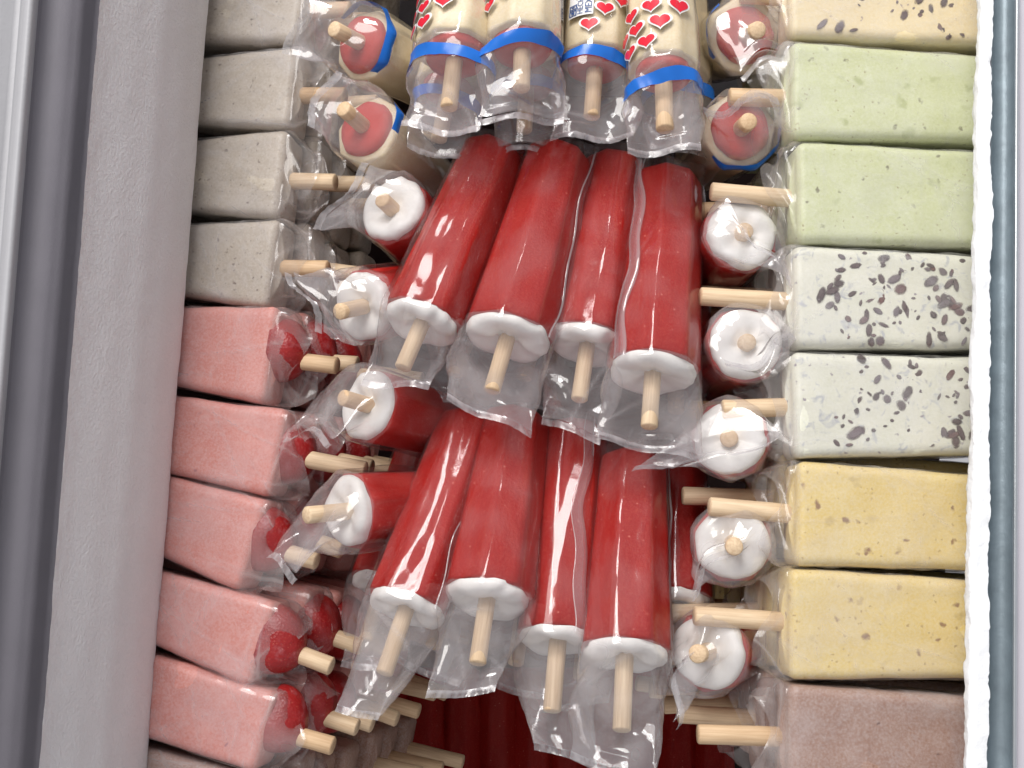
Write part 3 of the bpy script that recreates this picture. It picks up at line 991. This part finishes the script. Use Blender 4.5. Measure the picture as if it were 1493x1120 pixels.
# ------------------------------------------------------------------ left-hand stack of bars
LEFT = [
    ('grey', (318, -165), (452, -180), (444, -64), (308, -72), -.050, .022, None, 'grey'),
    ('grey', (309, -52), (443, -62), (434, 60), (304, 57), -.050, .022, None, 'grey speckled ice bar at the top edge beside the frosted wall'),
    ('grey', (303, 78), (432, 66), (419, 185), (292, 177), -.050, .024, None, 'grey speckled ice bar second from the top beside the frosted wall'),
    ('grey', (291, 202), (416, 189), (404, 316), (285, 301), -.049, .024, None, 'grey speckled ice bar third from the top beside the frosted wall'),
    ('grey', (281, 323), (401, 319), (391, 446), (275, 430), -.047, .024, None, 'grey speckled ice bar directly above the pink bars'),
    ('pink', (262, 450), (396, 450), (390, 585), (255, 556), -.042, .030, (0.003, 0.001, 0.0155, 0.0156), 'pink ice bar directly under the grey bars, strawberry piece at its stick'),
    ('pink', (241, 577), (410, 600), (399, 722), (235, 686), -.040, .040, (0.000, -0.002, 0.0149, 0.0144), 'pink ice bar second of the pink row, film crease across its face'),
    ('pink', (245, 701), (372, 728), (361, 865), (238, 806), -.038, .028, (0.002, 0.000, 0.0155, 0.0156), 'pink ice bar in the middle of the pink row, frosty strawberry at its stick'),
    ('pink', (220, 833), (386, 878), (376, 1006), (217, 935), -.035, .031, (0.000, 0.001, 0.0161, 0.0180), 'pink ice bar second from the bottom edge, whole red strawberry round its stick'),
    ('pink', (220, 960), (380, 1010), (388, 1132), (213, 1078), -.033, .029, (0.002, -0.001, 0.0155, 0.0156), 'pink ice bar at the bottom edge beside the frosted wall'),
    ('brown', (212, 1092), (392, 1140), (396, 1270), (205, 1220), -.036, .029, None, 'brown ice bar peeping in at the bottom corner below the pink bars'),
]
for i, (kind, TL, TR, BR, BL, ze, sl, bry, lab) in enumerate(LEFT):
    b = 0.0125
    drop = 0.010
    end, w, nrm, a, tp = corner_bar(kind, TL, TR, BR, BL, ze, ze - drop, lab, '', 0, sl, .09, b, 'right')
    if kind == 'pink':
        a *= 1.06
    elif kind == 'grey':
        a *= 1.025
    if i > 0:
        bar(kind, end, w, nrm, 0.088, a, b, tp, lab, 'ice bars stacked beside the frosted wall', 200 + i, sl, tail=0.013, berry=bry, shrink=0.72, pull=(rnd.uniform(-.003, .003), -.002),
            stick_tilt=rnd.uniform(-.06, .06))
    deep = (1, 2, 3) if i < 8 else (1, 2, 3, 4, 5, 6)
    for k in deep:
        e2 = end + np.array([(0.0105 if i < 9 else 0.007) * k + rnd.uniform(-.003, .003), rnd.uniform(-.004, .004) + 0.004, -0.0265 * k])
        bar(kind, e2, w, nrm, 0.088, a, b, tp,
            '%s ice bar buried %s deep under the %s bar beside the frosted wall' % (kind, {1: 'one', 2: 'two', 3: 'three', 4: 'four', 5: 'five', 6: 'six'}[k], ORD.get(i - 1, 'very first')),
            'buried ice bars under the frosted wall row', 600 + 12 * k + i, (0.027 if i < 8 else 0.023) + (0.0015 * k if i > 7 else 0) + rnd.uniform(-.003, .005), tail=0.011, detail=0.4, berry=(bry if k < 3 else None), bag=(k == 1), stick_tilt=rnd.uniform(-.08, .08))


# ------------------------------------------------------------------ round pops lying in the middle
def lying(kind, tip, zt, base, zb, rt, rb, label, group, seed, **kw):
    T_, B_ = U(*tip, zt), U(*base, zb)
    d = B_ - T_
    return round_pop(kind, B_, d, float(np.linalg.norm(d)), rb, rt, label, group, seed, **kw)


FR = math.pi / 2     # towards the viewer
H = 0.0071
G0 = 'cream and red pops in heart-printed bags'
lying('cream', (700, -225), -.030, (664, 78), .000, .0158, .0186, 'cream pop in heart-printed bag, first of the four from the grey bars', G0, 301, band_slope=0.16, band_z=0.0075, stick=.030, tail=.041, seam=-1.0,
      hearts=[(FR + 1.28, -0.0080, H), (FR + 0.78, -0.0085, H), (FR + 1.36, -0.0170, H), (FR + 0.86, -0.0175, H * .95), (FR + 0.30, -0.0175, H * 1.1), (FR + 1.25, -0.0262, H), (FR + 0.74, -0.0258, H),
              (FR + 0.22, -0.0262, H), (FR - 0.22, -0.0255, H * 1.1), (FR + 0.95, -0.0345, H), (FR + 0.40, -0.0345, H)], roll=0.2, bend=(-.002, 0, -.002), seal_w=0.95, slope=.15, amp=1.25)
lying('cream', (778, -235), -.026, (762, 66), .006, .0150, .0172, 'cream pop in heart-printed bag, second from the grey bars, thick pale stick', G0, 302, band_slope=-0.26, band_z=0.0055, stick=.024, tail=.036, seam=-1.2,
      hearts=[(FR + 0.98, -0.0160, H * .9), (FR + 0.46, -0.0205, H), (FR + 1.25, -0.0240, H), (FR - 0.05, -0.0290, H), (FR + 0.80, -0.0285, H)], roll=-0.25, bend=(0, 0, -.003), seal_w=1.15, slope=-.2, amp=1.25)
lying('cream', (884, -205), -.040, (868, 92), -.013, .0145, .0165, 'cream pop in heart-printed bag sunk behind its neighbours, blue printed mark on it', G0, 303, band_z=0.0040, stick=.030, tail=.040, seam=-1.2,
      hearts=[(FR + 0.26, -0.0120, H), (FR - 0.12, -0.0210, H), (FR - 0.55, -0.0280, H), (FR - 0.02, -0.0310, H)], logo=(FR + 0.52, -0.0262), roll=0.1, bend=(-.002, 0, 0), seal_w=1.15, amp=1.3)
lying('cream', (955, -195), -.026, (967, 105), .006, .0140, .0158, 'cream pop in heart-printed bag nearest the green bars', G0, 304, band_slope=-0.08, band_z=0.0095, stick=.031, tail=.040, seam=-0.9,
      hearts=[(FR + 1.10, -0.0070, H), (FR + 0.55, -0.0085, H), (FR + 1.36, -0.0165, H), (FR + 0.85, -0.0175, H), (FR + 0.18, -0.0180, H * 1.12), (FR + 1.02, -0.0265, H), (FR + 0.40, -0.0275, H), (FR - 0.34, -0.0270, H * 1.12)],
      roll=0.05, bend=(0, 0, -.004), seal_w=1.0, amp=1.25)

G1 = 'red pops of the upper red row'
ROW1 = [
    ((722, 222), -.044, (617, 467), -.013, 0.0157, 0.0186, 'red pop with white end, first of the upper red row from the grey bars', dict(stick=.026, tail=.033, roll=.25, seal_w=.85, slope=-.15, seam=-.5, bend=(0, 0, -.004))),
    ((815, 228), -.041, (741, 488), -.010, 0.0162, 0.0206, 'red pop with white end, second of the upper red row', dict(stick=.029, tail=.040, roll=-.05, seal_w=.98, slope=.10, seam=.25, bend=(.003, 0, -.006))),
    ((898, 240), -.050, (857, 498), -.020, 0.0157, 0.0191, 'red pop with white end, third of the upper red row, overlapped by its neighbour', dict(stick=.030, tail=.042, roll=.3, seal_w=.75, slope=.3, seam=.1, bend=(0, 0, -.006))),
    ((973, 262), -.040, (952, 540), -.007, 0.0162, 0.0202, 'red pop with white end, fourth of the upper red row, nearest the white bars', dict(stick=.028, tail=.036, roll=0.0, seal_w=1.15, slope=.05, seam=2.3, bend=(0, 0, -.006))),
]
for i, (tp_, zt, bs, zb, rt, rb, lab, kw) in enumerate(ROW1):
    lying('red', tp_, zt, bs, zb, rt, rb, lab, G1, 320 + i, **kw)
G2 = 'red pops of the lower red row'
ROW2 = [
    ((688, 615), -.055, (594, 882), -.018, 0.0157, 0.0183, 'red pop with white end, first of the lower red row from the pink bars', dict(stick=.032, tail=.050, roll=.15, seal_w=.55, slope=.0, seam=.4, bend=(-.002, 0, -.004))),
    ((752, 610), -.052, (711, 868), -.014, 0.0162, 0.0202, 'red pop with white end, second of the lower red row, broad glare on its film', dict(stick=.031, tail=.044, roll=-.1, seal_w=.70, slope=-.3, seam=-.3, bend=(-.003, 0, -.004))),
    ((838, 625), -.058, (814, 928), -.022, 0.0157, 0.0183, 'red pop with white end, third of the lower red row, overlapped by its neighbour', dict(stick=.033, tail=.050, roll=.2, seal_w=.75, slope=.2, seam=.9, bend=(.004, 0, -.006))),
    ((922, 670), -.048, (911, 950), -.010, 0.0157, 0.0195, 'red pop with white end, fourth of the lower red row, nearest the yellow bars', dict(stick=.034, tail=.050, roll=0., seal_w=.90, slope=.25, seam=-.2, bend=(-.002, 0, -.006))),
]
for i, (tp_, zt, bs, zb, rt, rb, lab, kw) in enumerate(ROW2):
    lying('red', tp_, zt, bs, zb, rt, rb, lab, G2, 330 + i, **kw)

# a second layer shows between and under the two red rows
G3 = 'red pops lying under the top layer'
UNDER = [
    ((775, 240), -.085, (690, 470), -.058, 'red pop under the upper red row, between its first and second pops'),
    ((850, 250), -.085, (785, 475), -.058, 'red pop under the upper red row, its stick showing behind the second bag'),
    ((985, 270), -.088, (985, 520), -.052, 'red pop under the upper red row, its stick showing behind the fourth bag'),
    ((735, 640), -.098, (660, 860), -.062, 'red pop under the lower red row, between its first and second pops'),
    ((800, 640), -.098, (765, 880), -.062, 'red pop under the lower red row, between its second and third pops'),
    ((875, 650), -.098, (855, 900), -.064, 'red pop under the lower red row, between its third and fourth pops'),
    ((985, 660), -.080, (985, 875), -.050, 'dark red pop under the lower red row, beside the fourth pop'),
    ((620, 650), -.108, (560, 850), -.080, 'dark red pop deep under the lower red row, beside the pink bars'),
    ((700, 650), -.132, (660, 830), -.110, 'dark red pop deepest under the first pop of the lower red row'),
    ((800, 650), -.132, (780, 830), -.110, 'dark red pop deepest under the second pop of the lower red row'),
    ((900, 650), -.132, (890, 830), -.110, 'dark red pop deepest under the fourth pop of the lower red row'),
    ((570, 975), -.385, (570, 1170), -.365, 'dark red pop deep in the bottom gap, first from the pink bars'),
    ((622, 975), -.385, (622, 1170), -.365, 'dark red pop deep in the bottom gap, second from the pink bars'),
    ((674, 975), -.385, (674, 1170), -.365, 'dark red pop deep in the bottom gap, third from the pink bars'),
    ((726, 975), -.385, (726, 1170), -.365, 'dark red pop deep in the bottom gap, fourth from the pink bars'),
    ((778, 975), -.385, (778, 1170), -.365, 'dark red pop deep in the bottom gap, fifth from the pink bars'),
    ((830, 975), -.385, (830, 1170), -.365, 'dark red pop deep in the bottom gap, sixth from the pink bars'),
    ((882, 975), -.385, (882, 1170), -.365, 'dark red pop deep in the bottom gap, seventh from the pink bars'),
    ((934, 975), -.385, (934, 1170), -.365, 'dark red pop deep in the bottom gap, eighth from the pink bars'),
    ((986, 975), -.385, (986, 1170), -.365, 'dark red pop deep in the bottom gap, ninth from the pink bars'),
    ((1038, 975), -.385, (1038, 1170), -.365, 'dark red pop deep in the bottom gap, tenth from the pink bars'),
]
for i, (tp_, zt, bs, zb, lab) in enumerate(UNDER):
    lying('red', tp_, zt, bs, zb, .0145, .0172, lab, G3, 350 + i, stick=.030, tail=.042, roll=rnd.uniform(-.3, .3), seal_w=rnd.uniform(.6, 1.0), slope=rnd.uniform(-.3, .3), detail=0.5, bend=(0, 0, -.004), bag=(i < 11))
G4 = 'cream pops lying under the heart bags'
for i, (tp_, zt, bs, zb, lab) in enumerate([
    ((710, -120), -.070, (655, 130), -.042, 'cream pop under the first heart bag, only its stick showing'),
    ((780, -120), -.066, (768, 118), -.036, 'cream pop under the second heart bag, blue band and stick showing through film'),
    ((985, -120), -.066, (985, 120), -.040, 'cream pop under the heart bag nearest the green bars, its stick showing through film'),
]):
    lying('cream', tp_, zt, bs, zb, .0140, .0165, lab, G4, 380 + i, stick=.030, tail=.038, roll=rnd.uniform(-.3, .3), seal_w=.9, detail=0.5)


# ------------------------------------------------------------------ pops standing on end at both sides
def standing(kind, base, zb, d, label, group, seed, r=.0175, **kw):
    return round_pop(kind, U(*base, zb), d, .092, r, .0145, label, group, seed, **kw)


G5 = 'pops standing on end beside the frosted wall bars'
standing('cream', (532, 66), -.034, (-.50, -.05, .85), 'cream ringed pop end with red centre at the top, blue band across it', G5, 401, band_z=.001, band_arc=(-2.4, 0.9), stick=.024, tail=.032, seal_w=.8, bend=(-.010, .004, -.010), roll=1.3, amp=1.3)
standing('cream', (536, 190), -.032, (-.42, .16, .88), 'cream ringed pop end with red centre, just above the white ends beside the grey bars', G5, 402, band_z=.001, band_arc=(-1.5, -0.7), stick=.022, tail=.030, seal_w=.85, bend=(-.010, .004, -.010), roll=1.2, amp=1.3)
standing('red', (575, 308), -.034, (-.38, .22, .88), 'white pop end wholly veiled by crumpled film, topmost white end beside the grey bars', G5, 403, stick=.012, tail=.026, seal_w=1.1, bend=(-.010, -.004, -.008), roll=.9, amp=1.0)
standing('red', (534, 446), -.032, (-.50, -.30, .80), 'white pop end with sealed film tail, beside the lowest grey bar', G5, 404, stick=.020, tail=.032, seal_w=.9, bend=(-.006, .010, -.012), roll=1.9, amp=1.5)
standing('red', (540, 592), -.032, (-.62, .10, .76), 'white ring-shaped pop end beside the second pink bar, film tail hanging down', G5, 405, stick=.018, tail=.034, seal_w=.9, bend=(-.004, -.016, -.014), roll=1.5, amp=1.5)
standing('red', (512, 745), -.026, (-.72, -.10, .68), 'white ring-shaped pop end with stick pointing at the pink bars, lowest of its column', G5, 406, stick=.024, tail=.034, seal_w=.6, bend=(-.004, -.018, -.014), roll=1.4, amp=1.4)
G6 = 'pops standing on end beside the frost ledge bars'
standing('cream', (1085, 52), -.022, (.10, -.30, .93), 'cream pop end under crumpled film at the top beside the peach bar', G6, 411, band_z=.002, band_arc=(2.1, 3.5), stick=.022, tail=.030, seal_w=.8, bend=(.004, -.010, -.010), roll=.3, amp=1.6)
standing('cream', (1078, 190), -.020, (.05, -.14, .97), 'cream and red pop end with blue band beside the green bars', G6, 412, band_z=.001, band_arc=(3.7, 6.5), stick=.018, tail=.026, seal_w=1.0, bend=(-.004, .010, -.010), roll=.2, amp=1.6)
standing('red', (1080, 344), -.016, (.10, .10, .97), 'white ring-shaped pop end with twisted film tail, beside the lower green bar', G6, 413, stick=.007, tail=.024, seal_w=.9, bend=(.008, -.014, -.012), roll=-1.0, amp=1.4)
standing('red', (1086, 502), -.012, (.05, .03, .99), 'white pop end puffed over with film, between the sticks of the two white bars', G6, 414, stick=.006, tail=.022, seal_w=1.0, bend=(.004, -.008, -.012), roll=.4, amp=1.6)
standing('red', (1064, 640), -.016, (-.30, 0, .95), 'white pop end with pale sealed film edge across it, under the lower white bar', G6, 415, stick=.006, tail=.022, seal_w=1.75, bend=(-.005, -.009, -.0145), roll=.18, amp=0.4)
standing('red', (1068, 792), -.016, (-.14, -.06, .97), 'white ring-shaped pop end with slanting stick, between the yellow bar sticks', G6, 416, stick=.020, tail=.026, seal_w=.9, bend=(-.006, -.006, -.012), roll=.8, amp=1.4)
standing('red', (1034, 950), -.018, (-.42, .02, .90), 'white pop end under torn-looking film, lowest beside the brown bar', G6, 417, stick=.020, tail=.030, seal_w=.8, bend=(-.004, -.014, -.012), roll=1.2, amp=1.6)
